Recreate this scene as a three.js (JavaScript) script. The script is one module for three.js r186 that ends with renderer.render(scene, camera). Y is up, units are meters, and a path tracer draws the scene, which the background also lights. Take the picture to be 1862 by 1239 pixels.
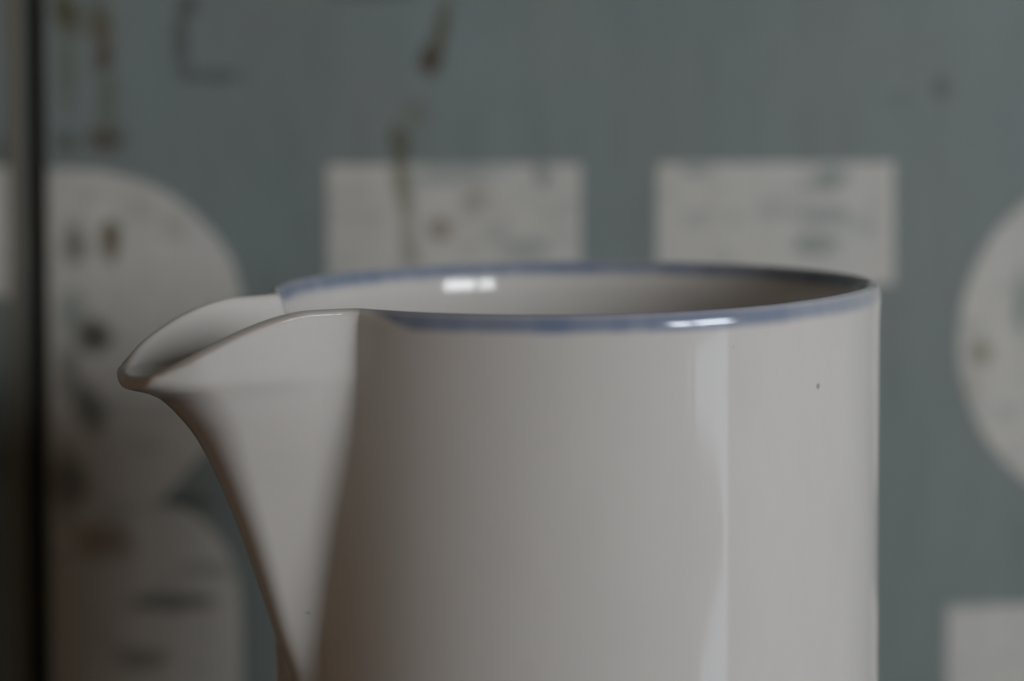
import * as THREE from 'three';
import { mergeGeometries, toCreasedNormals } from 'three/addons/utils/BufferGeometryUtils.js';
import { RectAreaLightUniformsLib } from 'three/addons/lights/RectAreaLightUniformsLib.js';
import { RoundedBoxGeometry } from 'three/addons/geometries/RoundedBoxGeometry.js';

// ---------------------------------------------------------------- camera, light, exposure
RectAreaLightUniformsLib.init();
const scene = new THREE.Scene();
const rad = THREE.MathUtils.degToRad;
const RIM = 0.2;                                   // height of the jug's rim above the table, metres
const camera = new THREE.PerspectiveCamera(14.70, 1024 / 681, 0.02, 20);
camera.position.set(-0.00907, RIM + 0.0347, 0.3885);
camera.rotation.set(rad(-6.3), 0, rad(-0.55), 'YXZ');
camera.focus = 0.360;
camera.userData.fStop = 8.5;
scene.add(camera);

const renderer = new THREE.WebGLRenderer({ antialias: true });
renderer.toneMapping = THREE.LinearToneMapping;
renderer.toneMappingExposure = 1.04;
renderer.shadowMap.enabled = true;

scene.background = new THREE.Color().setRGB(0.025, 0.021, 0.017);   // the dim brown room round the table

// the window stands to the right, in front of the jug, about a metre away
const WIN = { dist: 0.9, az: rad(45), sky: 11.1, low: 1.15 };

// ---------------------------------------------------------------- helpers
function rng(seed) { return () => { seed |= 0; seed = seed + 0x6D2B79F5 | 0; let t = Math.imul(seed ^ seed >>> 15, 1 | seed); t = t + Math.imul(t ^ t >>> 7, 61 | t) ^ t; return ((t ^ t >>> 14) >>> 0) / 4294967296; }; }
function hash2(i, j, s) { let h = Math.imul(i, 374761393) + Math.imul(j, 668265263) + Math.imul(s, 974634777) | 0; h = Math.imul(h ^ h >>> 13, 1274126177); return ((h ^ h >>> 16) >>> 0) / 4294967296; }
function noise(x, y, s = 1) {
  const i = Math.floor(x), j = Math.floor(y), f = x - i, g = y - j, u = f * f * (3 - 2 * f), v = g * g * (3 - 2 * g);
  return (hash2(i, j, s) * (1 - u) + hash2(i + 1, j, s) * u) * (1 - v) + (hash2(i, j + 1, s) * (1 - u) + hash2(i + 1, j + 1, s) * u) * v;
}
const fbm = (x, y, s, n = 4) => { let a = 0, w = 0.5, t = 0; for (let k = 0; k < n; k++) { a += w * noise(x, y, s + k); t += w; x *= 2.03; y *= 2.03; w *= 0.5; } return a / t; };
const clamp = (x, a = 0, b = 1) => Math.min(b, Math.max(a, x));
const step = (a, b, x) => { const t = clamp((x - a) / (b - a)); return t * t * (3 - 2 * t); };
function curve(pts) {                              // monotone cubic through [x, y] pairs
  const n = pts.length, d = [], m = [];
  for (let i = 0; i < n - 1; i++) d.push((pts[i + 1][1] - pts[i][1]) / (pts[i + 1][0] - pts[i][0]));
  for (let i = 0; i < n; i++) m.push(i === 0 ? d[0] : i === n - 1 ? d[n - 2] : d[i - 1] * d[i] <= 0 ? 0 : 2 / (1 / d[i - 1] + 1 / d[i]));
  return (x) => {
    if (x <= pts[0][0]) return pts[0][1];
    if (x >= pts[n - 1][0]) return pts[n - 1][1];
    let i = 0; while (x > pts[i + 1][0]) i++;
    const h = pts[i + 1][0] - pts[i][0], t = (x - pts[i][0]) / h, t2 = t * t, t3 = t2 * t;
    return (2 * t3 - 3 * t2 + 1) * pts[i][1] + (t3 - 2 * t2 + t) * h * m[i] + (3 * t2 - 2 * t3) * pts[i + 1][1] + (t3 - t2) * h * m[i + 1];
  };
}
function texture(w, h, fill, srgb) {
  const a = new Uint8Array(w * h * 4);
  for (let j = 0; j < h; j++) for (let i = 0; i < w; i++) { const c = fill(i, j), k = 4 * (j * w + i); a[k] = clamp(c[0], 0, 255); a[k + 1] = clamp(c[1], 0, 255); a[k + 2] = clamp(c[2], 0, 255); a[k + 3] = 255; }
  const t = new THREE.DataTexture(a, w, h); t.magFilter = THREE.LinearFilter; t.minFilter = THREE.LinearFilter;
  t.wrapS = t.wrapT = THREE.ClampToEdgeWrapping; if (srgb) t.colorSpace = THREE.SRGBColorSpace; t.needsUpdate = true; return t;
}
function mesh(name, geometry, material, parent) { const m = new THREE.Mesh(geometry, material); m.name = name; m.castShadow = m.receiveShadow = true; parent.add(m); return m; }

// ---------------------------------------------------------------- the painted boards behind
const WALL = -0.130;                               // front face of the boards
const AREA = { x0: -150, x1: 120, y0: -110, y1: 60, px: 5 };   // mm round the rim centre that the paint maps cover
// stains: [x, y, radius x, radius y, tilt, colour, strength, which]  which: 0 both paints, 1 green only, 2 white only
const RUST = [64, 45, 30], OLIVE = [74, 66, 38], DARK = [40, 42, 34], BROWN = [92, 66, 44], SLATE = [112, 128, 124];
const stains = [];
function blot(px, py, rx, ry, c, s, which = 0, tilt = 0) {   // sizes in tenths of a millimetre on the board
  stains.push([px, py, rx, ry, tilt, c, s, which]);
}
blot(-24.6, 32.8, 2.3, 3.0, RUST, 1.0); blot(-24.3, 32.2, 1.5, 1.6, [74, 42, 22], 0.8); blot(-23.0, 36.5, 1.9, 5.0, OLIVE, 0.75, 0, -0.28); blot(-21.7, 41.0, 1.6, 4.0, OLIVE, 0.45, 0, -0.2);
blot(-30.9, 17.2, 2.0, 2.8, OLIVE, 0.7); blot(-30.8, 12.5, 1.9, 5.5, OLIVE, 0.62); blot(-30.3, 6.5, 1.6, 5.0, OLIVE, 0.42); blot(-29.4, 0.0, 1.8, 7.5, OLIVE, 0.36); blot(-29.2, -6, 2, 3.5, OLIVE, 0.3);
blot(-27.6, 22.6, 3.2, 3.0, OLIVE, 0.2);
blot(-23.2, -0.2, 2.5, 2.5, BROWN, 0.62, 2); blot(-15.8, 5.4, 2.9, 3.1, BROWN, 0.26, 2); blot(-2.9, 9.9, 1.7, 2.2, SLATE, 0.8, 2); blot(-6.5, -4.6, 4.5, 2.2, SLATE, 0.5, 2); blot(-19.5, 10.8, 9.5, 2.6, SLATE, 0.42, 2); blot(-12, -1.0, 3.5, 2, SLATE, 0.22, 2);
blot(53.2, 8.3, 4.2, 2.3, SLATE, 0.75, 2, 0.15); blot(52.8, 1.4, 5.0, 1.7, SLATE, 0.6, 2); blot(50.8, -4.0, 5.2, 2.0, SLATE, 0.7, 2, 0.1); blot(43, 2.8, 4.5, 2.6, SLATE, 0.25, 2); blot(27, 10.8, 3.6, 1.5, SLATE, 0.5, 2); blot(60, -0.5, 3.2, 2, SLATE, 0.28, 2); blot(33, -6.5, 3, 2, SLATE, 0.16, 2);
blot(75.2, 26.2, 2.2, 2.2, DARK, 0.32); blot(67, 24, 3, 2, DARK, 0.12);
blot(-88.5, 38.6, 2.0, 6.0, BROWN, 0.7); blot(-88.1, 33.6, 1.9, 2.5, RUST, 0.75); blot(-88.5, 17.8, 4.0, 2.9, RUST, 0.72); blot(-88.2, 26, 2.0, 8, OLIVE, 0.4); blot(-95.6, 43, 2.5, 4.5, OLIVE, 0.9); blot(-95.8, 32, 1.9, 9, OLIVE, 0.4); blot(-96.2, 17.5, 2.6, 3, DARK, 0.42); blot(-92, 41, 6, 4, OLIVE, 0.3);
blot(-73.2, 36.5, 1.6, 5.5, DARK, 0.5); blot(-71.5, 43.5, 2.4, 3, DARK, 0.5, 0, -0.4); blot(-66.5, 29.9, 6.5, 1.4, DARK, 0.4); blot(-72, 30.5, 2, 2, DARK, 0.35);
blot(-88.0, -2.0, 2.2, 4.4, [60, 48, 22], 0.95); blot(-95.0, -2.5, 2.6, 4.5, DARK, 0.55); blot(-75.5, 0.5, 3, 4, OLIVE, 0.18); blot(-83, 5, 5, 2, OLIVE, 0.12);
blot(-91.6, -20.8, 3.6, 3.4, DARK, 1.0); blot(-96, -16.5, 3, 4.5, SLATE, 0.55, 2); blot(-93, -35, 3.0, 6.0, DARK, 0.7, 0, 0.3); blot(-97, -28, 2.4, 6, DARK, 0.4); blot(-97.5, -50, 4, 7, DARK, 0.6);
blot(-77, -74.5, 9, 1.8, DARK, 0.7, 2); blot(-84, -86, 6, 2.4, DARK, 0.45, 2); blot(-70, -68, 6, 1.6, DARK, 0.3, 2); blot(-91, -62, 6, 4, BROWN, 0.55, 2); blot(-74, -54.5, 6, 1.2, DARK, 0.6);
blot(83.4, -25.6, 2.5, 3.0, OLIVE, 0.5, 2); blot(91.6, -16.5, 1.8, 6.5, SLATE, 0.8, 2); blot(81.5, -33.5, 1.6, 4, OLIVE, 0.22, 2);
blot(-36, 45.4, 9, 1.0, DARK, 0.45); blot(-110, -40, 6, 12, DARK, 0.35); blot(-109, 16, 2.5, 3, DARK, 0.3);
function paint(base, isWhite) {
  const w = (AREA.x1 - AREA.x0) * AREA.px, h = (AREA.y1 - AREA.y0) * AREA.px, out = new Float32Array(w * h * 3);
  for (let j = 0; j < h; j++) for (let i = 0; i < w; i++) {
    const x = AREA.x0 + i / AREA.px, y = AREA.y0 + j / AREA.px, k = 3 * (j * w + i);
    const m = 1 + 0.10 * (fbm(x / 26, y / 34, 3) - 0.5) + 0.07 * (fbm(x / 3, y / 16, 9) - 0.5) + 0.05 * (noise(x * 2.1, y * 2.1, 5) - 0.5);
    const warm = 5 * (fbm(x / 18, y / 22, 31) - 0.5);
    out[k] = base[0] * m + warm; out[k + 1] = base[1] * m; out[k + 2] = base[2] * m - warm;
    if (isWhite) {                                 // thin worn paint lets the green through in scratches
      const s = 0.2 * step(0.60, 0.78, fbm(x / 9, y / 2.2, 17, 5));
      for (let c = 0; c < 3; c++) out[k + c] += (SLATE[c] - out[k + c]) * s;
    }
  }
  for (const [sx, sy, rx, ry, tilt, c, s, which] of stains) {
    if ((which === 1 && isWhite) || (which === 2 && !isWhite)) continue;
    const reach = 2.4 * Math.max(rx, ry), ct = Math.cos(tilt), st = Math.sin(tilt);
    for (let j = Math.max(0, Math.floor((sy - reach - AREA.y0) * AREA.px)); j < Math.min(h, (sy + reach - AREA.y0) * AREA.px); j++)
      for (let i = Math.max(0, Math.floor((sx - reach - AREA.x0) * AREA.px)); i < Math.min(w, (sx + reach - AREA.x0) * AREA.px); i++) {
        const x = AREA.x0 + i / AREA.px, y = AREA.y0 + j / AREA.px, dx = x - sx, dy = y - sy;
        const r = Math.hypot((ct * dx + st * dy) / rx, (ct * dy - st * dx) / ry) + 0.7 * (fbm(x / 1.6, y / 2.4, 40, 3) - 0.5);
        const a = 0.72 * s * (1 - step(0.35, 1.35, r)), k = 3 * (j * w + i);
        for (let q = 0; q < 3; q++) out[k + q] += (c[q] - out[k + q]) * a;
      }
  }
  return texture(w, h, (i, j) => { const k = 3 * (j * w + i); return [out[k], out[k + 1], out[k + 2]]; }, true);
}
const greenPaint = new THREE.MeshStandardMaterial({ map: paint([131, 141, 139], false), roughness: 0.55 });
const whitePaint = new THREE.MeshStandardMaterial({ map: paint([208, 206, 200], true), roughness: 0.6 });
const bareEdge = new THREE.MeshStandardMaterial({ color: 0x7a7468, roughness: 0.75 });
const darkWood = new THREE.MeshStandardMaterial({ color: 0x5c5444, roughness: 0.9 });

function boardUv(g) {
  const p = g.attributes.position, uv = new Float32Array(2 * p.count);
  for (let i = 0; i < p.count; i++) { uv[2 * i] = (p.getX(i) * 1000 - AREA.x0) / (AREA.x1 - AREA.x0); uv[2 * i + 1] = ((p.getY(i) - RIM) * 1000 - AREA.y0) / (AREA.y1 - AREA.y0); }
  g.setAttribute('uv', new THREE.BufferAttribute(uv, 2)); return g;
}
function slab(pts, z0, z1, bevel) {                // an outline in mm round the rim centre, as a thin solid
  const s = new THREE.Shape(pts.map(([x, y]) => new THREE.Vector2(x / 1000, RIM + y / 1000)));
  const g = new THREE.ExtrudeGeometry(s, { depth: z1 - z0 - bevel, bevelEnabled: bevel > 0, bevelThickness: bevel, bevelSize: bevel, bevelOffset: -bevel, bevelSegments: 3, curveSegments: 8 });
  g.translate(0, 0, z0); return boardUv(g);
}
function smoothLine(pts, n = 60) { return new THREE.SplineCurve(pts.map((p) => new THREE.Vector2(...p))).getPoints(n).map((v) => [v.x, v.y]); }
function board(name, label, outline) {
  const g = new THREE.Group(); g.name = name; scene.add(g); g.userData = { kind: 'structure', label, category: 'board' };
  mesh('board_face', slab(outline, WALL - 0.018, WALL, 0.0012), greenPaint, g);
  return g;
}
const boardRight = board('painted_board', 'wide grey-green painted board with white shapes behind the jug', [[-99.9, 260], [-100.2, 45], [-102.7, -100], [-104.2, -200], [420, -200], [420, 260]]);
const boardLeft = board('painted_board_001', 'grey-green painted board left of the dark vertical gap', [[-420, 260], [-420, -200], [-108.3, -200], [-106.6, -90], [-104.3, 45], [-103.7, 260]]);
mesh('bare_edge', slab([[-106.7, 259], [-107.1, 45], [-109.2, -90], [-110.8, -199], [-108.4, -199], [-106.7, -90], [-104.4, 45], [-103.9, 259]], WALL - 0.001, WALL + 0.0004, 0.0003), bareEdge, boardLeft);
const T0 = WALL - 0.0006, T1 = WALL + 0.00018;
const patch = (pts, parent, name) => mesh(name, slab(pts, T0, T1, 0.00006), whitePaint, parent);
patch([[-45.4, -40], [4.5, -40], [4.8, 12.2], [-45.1, 12.5]], boardRight, 'painted_rectangle');
patch([[19.5, -11.8], [66.4, -12.2], [66.2, 12.0], [19.6, 12.2]], boardRight, 'painted_rectangle');
patch([[77.2, -160], [140, -160], [140, -76.3], [77.3, -76.5]], boardRight, 'painted_rectangle');
patch([...smoothLine([[-99.8, 12.3], [-89.7, 11.6], [-80.1, 9.2], [-72.6, 4.3], [-66.3, -2.5], [-63.0, -9.5], [-61.7, -19.4], [-63.4, -29.7], [-67.1, -39.0], [-72.7, -47.2], [-79.5, -54.0]], 50),
  ...smoothLine([[-79.4, -54.4], [-73.5, -56.1], [-68.1, -61.1], [-65.0, -67.3], [-63.8, -75.1], [-64.0, -97.5], [-64.4, -150]], 40), [-102.4, -150], [-101.6, -90], [-100.6, -30]].reverse(), boardRight, 'painted_figure');
patch([...smoothLine([[-150, -2], [-141.7, 4.8], [-130.8, 10.1], [-119.9, 12.5], [-107.2, 12.6]], 30), [-107.6, -13.5], [-112, -12.2], [-125, -14]].reverse(), boardLeft, 'painted_figure');
{ // the ring at the right border: only its left limb is in the picture
  const pts = []; const cx = 108.7, cy = -23.5, r = 29.6;
  for (let k = 0; k < 96; k++) { const a = 2 * Math.PI * k / 96; pts.push([cx + r * 1.0 * Math.cos(a), cy + r * 1.12 * Math.sin(a)]); }
  patch(pts, boardRight, 'painted_disc');
}
mesh('backing', new THREE.BoxGeometry(0.05, 0.46, 0.012).translate(-0.103, RIM + 0.03, WALL - 0.0115), darkWood, boardRight);

// ---------------------------------------------------------------- the table (below the picture; its brown light falls on the jug)
const woodMap = texture(512, 256, (i, j) => { const v = fbm(i / 60, j / 5, 71, 5), r = 0.75 + 0.5 * (v - 0.5) + 0.1 * (noise(i / 3, j, 72) - 0.5); return [122 * r, 88 * r, 64 * r]; }, true);
const tableTop = new THREE.Mesh(new RoundedBoxGeometry(0.8, 0.03, 0.455, 4, 0.006).translate(-0.08, -0.015, 0.1), new THREE.MeshStandardMaterial({ map: woodMap, roughness: 0.5 }));
tableTop.name = 'table_top'; tableTop.userData = { kind: 'structure', label: 'brown wooden table top under the jug', category: 'table' }; tableTop.receiveShadow = tableTop.castShadow = true; scene.add(tableTop);

const bouncePanel = new THREE.Mesh(new RoundedBoxGeometry(0.03, 0.9, 0.8, 3, 0.004).translate(-0.46, 0.30, 0.29), new THREE.MeshStandardMaterial({ color: 0xb0967a, roughness: 0.6 }));  // unseen panel, added to bounce warm light onto the jug's left side
bouncePanel.name = 'bounce_panel'; bouncePanel.userData = { kind: 'structure', label: 'brown added bounce-light wall at the left of the table', category: 'panel' }; bouncePanel.receiveShadow = bouncePanel.castShadow = true; scene.add(bouncePanel);

// ---------------------------------------------------------------- the window that lights the jug
{
  const win = new THREE.Group(); win.name = 'window'; scene.add(win);
  win.userData = { label: 'bright daylight window standing right in front of the jug', category: 'window' };
  win.position.set(WIN.dist * Math.sin(WIN.az), RIM, WIN.dist * Math.cos(WIN.az)); win.rotation.y = WIN.az + Math.PI;   // +z of the group looks at the jug
  const frameMat = new THREE.MeshStandardMaterial({ color: 0xb9b4aa, roughness: 0.6 });
  const pane = (x0, x1, y0, y1, L, tint = [0.94, 0.975, 1.02]) => {            // x to the jug's left as the jug sees it
    const w = x1 - x0, h = y1 - y0, c = [(x0 + x1) / 2, (y0 + y1) / 2];
    const m = mesh('pane', new THREE.BoxGeometry(w, h, 0.004).translate(c[0], c[1], 0), new THREE.MeshStandardMaterial({ color: 0x222426, emissive: new THREE.Color().setRGB(0.92, 0.97, 1.0), emissiveIntensity: L * 0.25, roughness: 0.3 }), win);
    m.castShadow = false;
    const l = new THREE.RectAreaLight(new THREE.Color().setRGB(...tint), L, w, h); l.position.set(c[0], c[1], 0.004); l.rotation.y = Math.PI; win.add(l);
  };
  const lat = (a) => WIN.dist * Math.tan(rad(45 - a));   // azimuth right of the camera's axis -> across the window
  pane(lat(56), lat(42), 0.03, 0.32, WIN.sky);
  pane(lat(40), lat(33), 0.03, 0.32, WIN.sky);
  pane(lat(54.8), lat(39), -0.32, -0.075, WIN.low, [0.82, 0.95, 1.22]);  // low glow added to give the pale streak reflected in the body
  const bars = [];
  for (const x of [lat(57.2), lat(41), lat(31.8)]) bars.push(new THREE.BoxGeometry(0.028, 0.70, 0.03).translate(x, 0.0, 0.004));
  for (const y of [-0.335, -0.025, 0.335]) bars.push(new THREE.BoxGeometry(lat(31.8) - lat(57.2), 0.026, 0.026).translate((lat(31.8) + lat(57.2)) / 2, y, 0.003));
  const edge = smoothLine([[0.06, -0.139], [0.0, -0.145], [-0.05, -0.150], [-0.096, -0.162], [-0.122, -0.184], [-0.108, -0.200], [-0.03, -0.224], [0.03, -0.258], [0.05, -0.40]], 40);
  const blockerShape = new THREE.Shape([...edge, [0.20, -0.40], [0.20, -0.10]].map(([x, y]) => new THREE.Vector2(x, y)));
  const blocker_sheet = new THREE.ExtrudeGeometry(blockerShape, { depth: 0.006, bevelEnabled: true, bevelThickness: 0.003, bevelSize: 0.003, bevelSegments: 2 });
  const blocker = new THREE.Group(); blocker.name = 'blocker'; scene.add(blocker); blocker.position.copy(win.position); blocker.rotation.copy(win.rotation);  // added out of view, blocks part of the low glow mirrored in the glaze
  blocker.userData = { label: 'brown added curtain hanging before the lower window', category: 'blocker' };
  mesh('blocker_sheet', blocker_sheet.translate(0, 0, 0.03), new THREE.MeshStandardMaterial({ color: 0x4a3a2c, roughness: 0.95 }), blocker);
  mesh('window_frame', mergeGeometries(bars), frameMat, win);
}

// ---------------------------------------------------------------- the jug (all in mm, u = depth below the rim)
const AZ = rad(30), S = [-Math.cos(AZ), Math.sin(AZ)], N = [Math.sin(AZ), Math.cos(AZ)];   // spout direction and across it, in x and z
const TH = 2.6, U_END = 196;
const bodyR = (u) => 43.65 + 0.32 * Math.exp(-Math.max(u, 0) / 3);
const tipT = curve([[-5, 81], [2, 75], [5, 71.8], [8, 68.2], [11.4, 64.2], [13.3, 62.3], [17, 59.3], [23.5, 55.9], [31.5, 52.7], [40.4, 49.7], [47, 47.6], [54, 44.9], [62, 42.5], [70, 40]]);
const tongue = curve([[4.5, 0], [6.2, 1.2], [7.6, 3.0], [8.5, 3.9], [9.2, 3.2], [10.2, 1.2], [11.4, 0.2], [13, 0]]);   // the pouring lip runs out further than the spout
const halfA = curve([[-2, 16.9], [4, 16.1], [10, 15.1], [18, 13.2], [31, 9.4], [42, 6.5], [54, 3.2], [62, 1.2], [70, 0.3]]);
const noseR = curve([[-3, 11.9], [1, 10.7], [5, 9.5], [9, 8.2], [13, 6.9], [17, 5.7], [21, 4.7], [26, 3.9], [32, 3.3], [40, 2.6], [50, 2.0], [60, 1.3], [70, 1.0]]);
function midR(phi, u) {
  const R = bodyR(u), T = tipT(u); if (u > 70) return R;
  const a = rad(halfA(u)), rho = noseR(u), C = T - rho, f = Math.abs(phi);
  const jx = R * Math.cos(a), jy = R * Math.sin(a), L = Math.hypot(jx - C, jy);
  if (L <= rho || f > 1.2) return R;
  const na = Math.atan2(jy, jx - C) - Math.acos(clamp(rho / L, -1, 1)), nx = Math.cos(na), ny = Math.sin(na);
  let r;
  if (f < Math.atan2(rho * ny, C + rho * nx)) r = C * Math.cos(f) + Math.sqrt(Math.max(0, rho * rho - (C * Math.sin(f)) ** 2));
  else { const den = nx * Math.cos(f) + ny * Math.sin(f); r = den > 0.02 ? (nx * C + rho) / den : 0; r = f > na ? nx * C + rho - 300 * (f - na) ** 2 : Math.min(r, T); }
  if (u < 13 && f < 0.5) r += tongue(u) * Math.exp(-((r * Math.sin(f) / 7.5) ** 2));
  const k = 4.4 - 2.4 * step(8, 50, u), h = Math.max(k - Math.abs(R - r), 0) / k;
  return Math.max(R, r) + h * h * k / 4;
}
const drop = (s) => s <= 49 ? 0 : 9.4 * Math.pow((s - 49) / 22, 1.7);
function edgeU(phi) {                              // how far the rim lies below its plane there
  const d = phi * 180 / Math.PI - 7, lift = 0.55 * Math.exp(-(((d - 117) / 34) ** 2));
  if (Math.abs(phi) > rad(30)) return -lift;
  let lo = -1, hi = 12;
  for (let k = 0; k < 40; k++) { const u = (lo + hi) / 2; if (u - drop(midR(phi, u) * Math.cos(phi)) > 0) hi = u; else lo = u; }
  return (lo + hi) / 2 - lift;
}
{
  const phis = [];
  for (let k = 0; k <= 260; k++) phis.push(rad(-32 + 64 * k / 260));
  for (let k = 1; k < 260; k++) phis.push(rad(32 + 296 * k / 260));
  const half = TH / 2, edge = 0.55, stations = [];
  for (let k = 1; k <= 9; k++) stations.push(edge * (1 - Math.cos(k / 9 * Math.PI / 2)));
  for (let w = edge + 0.08; w < 5; w += 0.12) stations.push(w);
  for (let w = 5.2; w < 70; w += 0.75) stations.push(w);
  for (let w = 72; w <= 186; w += 6) stations.push(w);
  const nP = phis.length, nS = stations.length;
  const mid = (phi, u) => { const r = midR(phi, u), c = Math.cos(phi) * r, s = Math.sin(phi) * r; return [c * S[0] + s * N[0], -u, c * S[1] + s * N[1]]; };
  const pos = [], kind = [], info = [];            // rows: station -nS..nS; 0 is the edge itself
  const at = (i, k) => ((i + nP) % nP) * (2 * nS + 1) + k + nS;
  const wob = (phi, u, s) => 0.05 * (fbm(phi * 4 + 20, u / 30, s, 2) - 0.5);
  for (let i = 0; i < nP; i++) {
    const phi = phis[i], ue = edgeU(phi), us = [ue], ws = [0]; let p = mid(phi, ue), u = ue;
    const len = (a, b) => Math.hypot(a[0] - b[0], a[1] - b[1], a[2] - b[2]);
    while (u < U_END && ws[ws.length - 1] < 190) { u += u < ue + 8 ? 0.02 : u < 70 ? 0.1 : 1; const q = mid(phi, u); us.push(u); ws.push(ws[ws.length - 1] + len(p, q)); p = q; }
    const uOf = []; let c = 0;
    for (const w of stations) { while (c < ws.length - 2 && ws[c + 1] < w) c++; uOf.push(us[c] + (us[c + 1] - us[c]) * clamp((w - ws[c]) / (ws[c + 1] - ws[c]))); }
    const row = new Array(2 * nS + 1), inf = new Array(2 * nS + 1);
    row[nS] = mid(phi, ue); inf[nS] = [phi, ue, 0, 0];
    for (let k = 1; k <= nS; k++) {
      const uu = uOf[k - 1], w = stations[k - 1], e = 0.004, h = 0.05, m = mid(phi, uu);
      const a0 = mid(phi - e, uu), a1 = mid(phi + e, uu), b0 = mid(phi, uu - h), b1 = mid(phi, uu + h);
      const t = [a1[0] - a0[0], a1[1] - a0[1], a1[2] - a0[2]], v = [b1[0] - b0[0], b1[1] - b0[1], b1[2] - b0[2]];
      let n = [t[1] * v[2] - t[2] * v[1], t[2] * v[0] - t[0] * v[2], t[0] * v[1] - t[1] * v[0]];
      const l = Math.hypot(...n); n = n.map((x) => x / l); if (n[0] * m[0] + n[2] * m[2] < 0) n = n.map((x) => -x);
      const sp = 1 - step(17, 23, Math.abs(phi) * 180 / Math.PI), round = 0.55 + (0.5 - 0.55) * sp;
      const f = w < round ? Math.sqrt(Math.max(0, 1 - (1 - w / round) ** 2)) : 1;
      const oo = f * (half - (1 - sp) * Math.max(0, 2.4 - w) ** 2 / 8), oi = f * (half - (1 - sp) * Math.max(0, 4.6 - w) ** 2 / 21 - sp * Math.max(0, 9 - w) ** 2 / 105) + 0.6 * Math.exp(-((phi / 0.25) ** 2)) * step(0.6, 9, w) * (1 - step(14, 30, uu)), wo = f * wob(phi, uu, 61), wi = f * wob(phi, uu, 67);
      row[nS + k] = [m[0] + n[0] * (oo + wo), m[1] + n[1] * (oo + wo), m[2] + n[2] * (oo + wo)];
      row[nS - k] = [m[0] - n[0] * (oi + wi), m[1] - n[1] * (oi + wi), m[2] - n[2] * (oi + wi)];
      inf[nS + k] = [phi, uu, w, 1]; inf[nS - k] = [phi, uu, w, -1];
    }
    for (let k = 0; k <= 2 * nS; k++) { pos.push(...row[k]); info.push(inf[k]); }
  }
  // colours of the glaze: off-white, with a blue line painted round the rim and stopping at the spout
  const WHITE = [0.768, 0.735, 0.698], BLUE = [0.135, 0.200, 0.335], col = [], uv = [];
  const spoutW = (phi, u) => u > 72 ? 0 : 1 - step(-0.5, 1.5, Math.abs(phi) * 180 / Math.PI - halfA(u) - 2.4);
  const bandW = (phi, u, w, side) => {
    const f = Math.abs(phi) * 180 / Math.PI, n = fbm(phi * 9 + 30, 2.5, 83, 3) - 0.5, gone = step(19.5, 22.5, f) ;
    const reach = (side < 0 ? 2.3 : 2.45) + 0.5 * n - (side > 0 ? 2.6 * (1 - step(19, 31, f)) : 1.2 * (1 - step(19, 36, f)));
    return gone * (1 - step(reach - 1.1, reach + 0.7, w)) * (0.80 + 0.35 * n) * (side < 0 ? 1 : 1 - 0.6 * step(82, 146, phi * 180 / Math.PI));  // outer blue weakened toward the right, for the brighter reflection there
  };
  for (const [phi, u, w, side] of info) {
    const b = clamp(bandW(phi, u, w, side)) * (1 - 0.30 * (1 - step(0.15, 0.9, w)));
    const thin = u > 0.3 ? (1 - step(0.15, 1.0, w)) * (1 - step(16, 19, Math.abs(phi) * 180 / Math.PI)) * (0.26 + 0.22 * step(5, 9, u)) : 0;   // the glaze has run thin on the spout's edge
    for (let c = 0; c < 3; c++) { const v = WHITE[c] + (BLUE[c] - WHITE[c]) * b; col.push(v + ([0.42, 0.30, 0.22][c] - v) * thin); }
    uv.push((phi + Math.PI) / (2 * Math.PI), clamp(1 - (u + 2) / 100));
  }
  const parts = { body: [], spout: [], inner_rim_line: [], outer_rim_line: [] };
  for (let i = 0; i < nP; i++) for (let k = -nS; k < nS; k++) {
    const q = [at(i, k), at(i, k + 1), at(i + 1, k + 1), at(i + 1, k)], [phi, u, w, side] = info[q[k < 0 ? 1 : 0]];
    const f = Math.abs(phi) * 180 / Math.PI, wm = stations[Math.max(0, Math.abs(k + (k < 0 ? 1 : 0)) - 1)];
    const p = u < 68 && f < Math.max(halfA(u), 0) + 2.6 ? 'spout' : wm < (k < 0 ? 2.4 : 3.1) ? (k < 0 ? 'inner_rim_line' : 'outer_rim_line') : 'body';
    parts[p].push(q[0], q[3], q[1], q[1], q[3], q[2]);
  }
  const whole = new THREE.BufferGeometry();
  whole.setAttribute('position', new THREE.Float32BufferAttribute(pos.map((x) => x / 1000), 3));
  whole.setIndex([...parts.body, ...parts.spout, ...parts.inner_rim_line, ...parts.outer_rim_line]); whole.computeVertexNormals();
  const nrm = whole.attributes.normal.array;
  // pin-holes and dust in the glaze
  const R = rng(11), specks = [[-0.5, 0, 0]]; specks.length = 0;
  for (let k = 0; k < 9; k++) specks.push([R(), 0.1 + 0.85 * R(), 0.5 + 0.6 * R(), 0.06 + 0.14 * R()]);
  specks.push([(rad(60 + 46.5) + Math.PI) / (2 * Math.PI), 1 - (11.5 + 2) / 100, 1.3, 0.26]);
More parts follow.
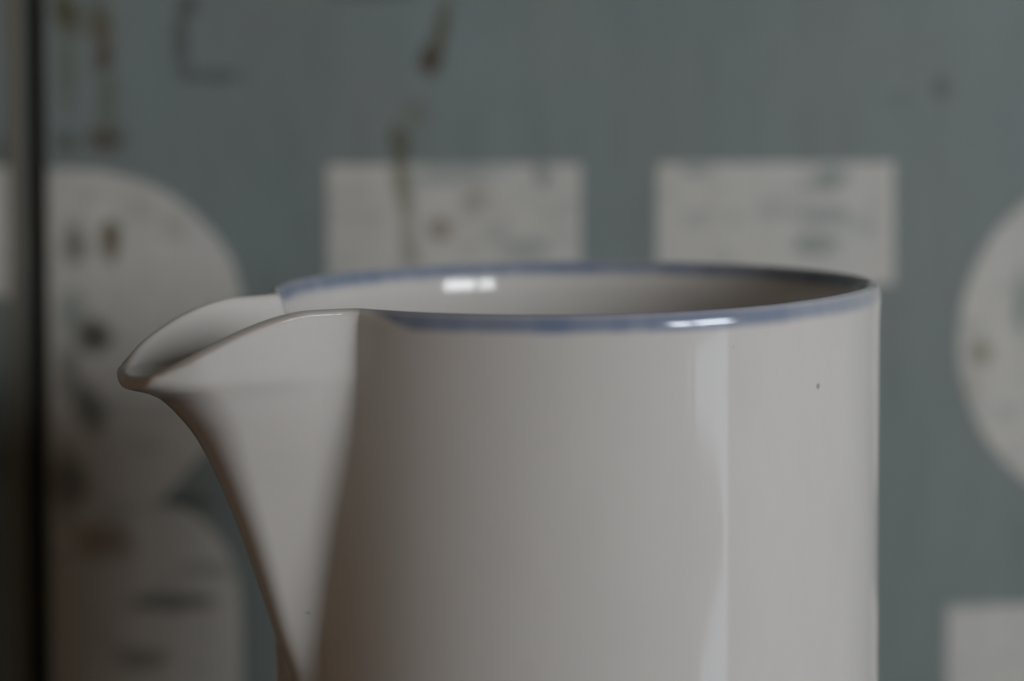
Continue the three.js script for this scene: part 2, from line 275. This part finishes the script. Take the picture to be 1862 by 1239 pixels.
  const glazeMap = texture(2048, 1024, (i, j) => {
    const x = i / 2048, y = j / 1024; let v = 253 - 5 * fbm(x * 60, y * 9, 91, 3);
    for (const [sx, sy, r, a] of specks) { const d = Math.hypot((x - sx) * 275 / 0.2, (y - sy) * 100 / 0.2); if (d < 2.2 * r) v *= 1 - a * (1 - step(0.4 * r, 2.2 * r, d)); }
    return [v, v * 0.998, v * 0.994];
  }, true);
  glazeMap.wrapS = THREE.RepeatWrapping;
  const glaze = new THREE.MeshPhysicalMaterial({ vertexColors: true, map: glazeMap, roughness: 0.07, ior: 1.52 });
  const rimGlaze = glaze.clone(); rimGlaze.roughness = 0.13;
  const jug = new THREE.Group(); jug.name = 'jug'; jug.position.set(0, RIM, 0); scene.add(jug);
  jug.userData = { label: 'off-white glazed jug with blue rim line and a long pouring spout', category: 'jug' };
  for (const [name, index] of Object.entries(parts)) {
    const map = new Map(), P = [], Q = [], Cc = [], U = [], I = [];
    for (const v of index) {
      if (!map.has(v)) { map.set(v, map.size); for (let c = 0; c < 3; c++) { P.push(pos[3 * v + c] / 1000); Q.push(nrm[3 * v + c]); Cc.push(col[3 * v + c]); } U.push(uv[2 * v], uv[2 * v + 1]); }
      I.push(map.get(v));
    }
    const g = new THREE.BufferGeometry();
    g.setAttribute('position', new THREE.Float32BufferAttribute(P, 3)); g.setAttribute('normal', new THREE.Float32BufferAttribute(Q, 3));
    g.setAttribute('color', new THREE.Float32BufferAttribute(Cc, 3)); g.setAttribute('uv', new THREE.Float32BufferAttribute(U, 2)); g.setIndex(I);
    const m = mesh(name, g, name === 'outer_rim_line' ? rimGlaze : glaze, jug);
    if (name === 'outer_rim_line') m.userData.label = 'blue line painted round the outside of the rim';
    if (name === 'inner_rim_line') m.userData.label = 'thinner blue line painted round the inside of the rim';
  }
  const base = [[0, -199.5], [38, -199.5], [41, -198.6], [43.8, -195.5], [44.9, -190], [44.9, -184.5], [42.8, -184.5], [42.6, -189], [40, -192.5], [0, -194]].map(([x, y]) => new THREE.Vector2(x / 1000, y / 1000));
  mesh('base', toCreasedNormals(new THREE.LatheGeometry(base, 160), 0.9), new THREE.MeshPhysicalMaterial({ color: new THREE.Color().setRGB(...WHITE), roughness: 0.06, ior: 1.52 }), jug);
}

renderer.render(scene, camera);
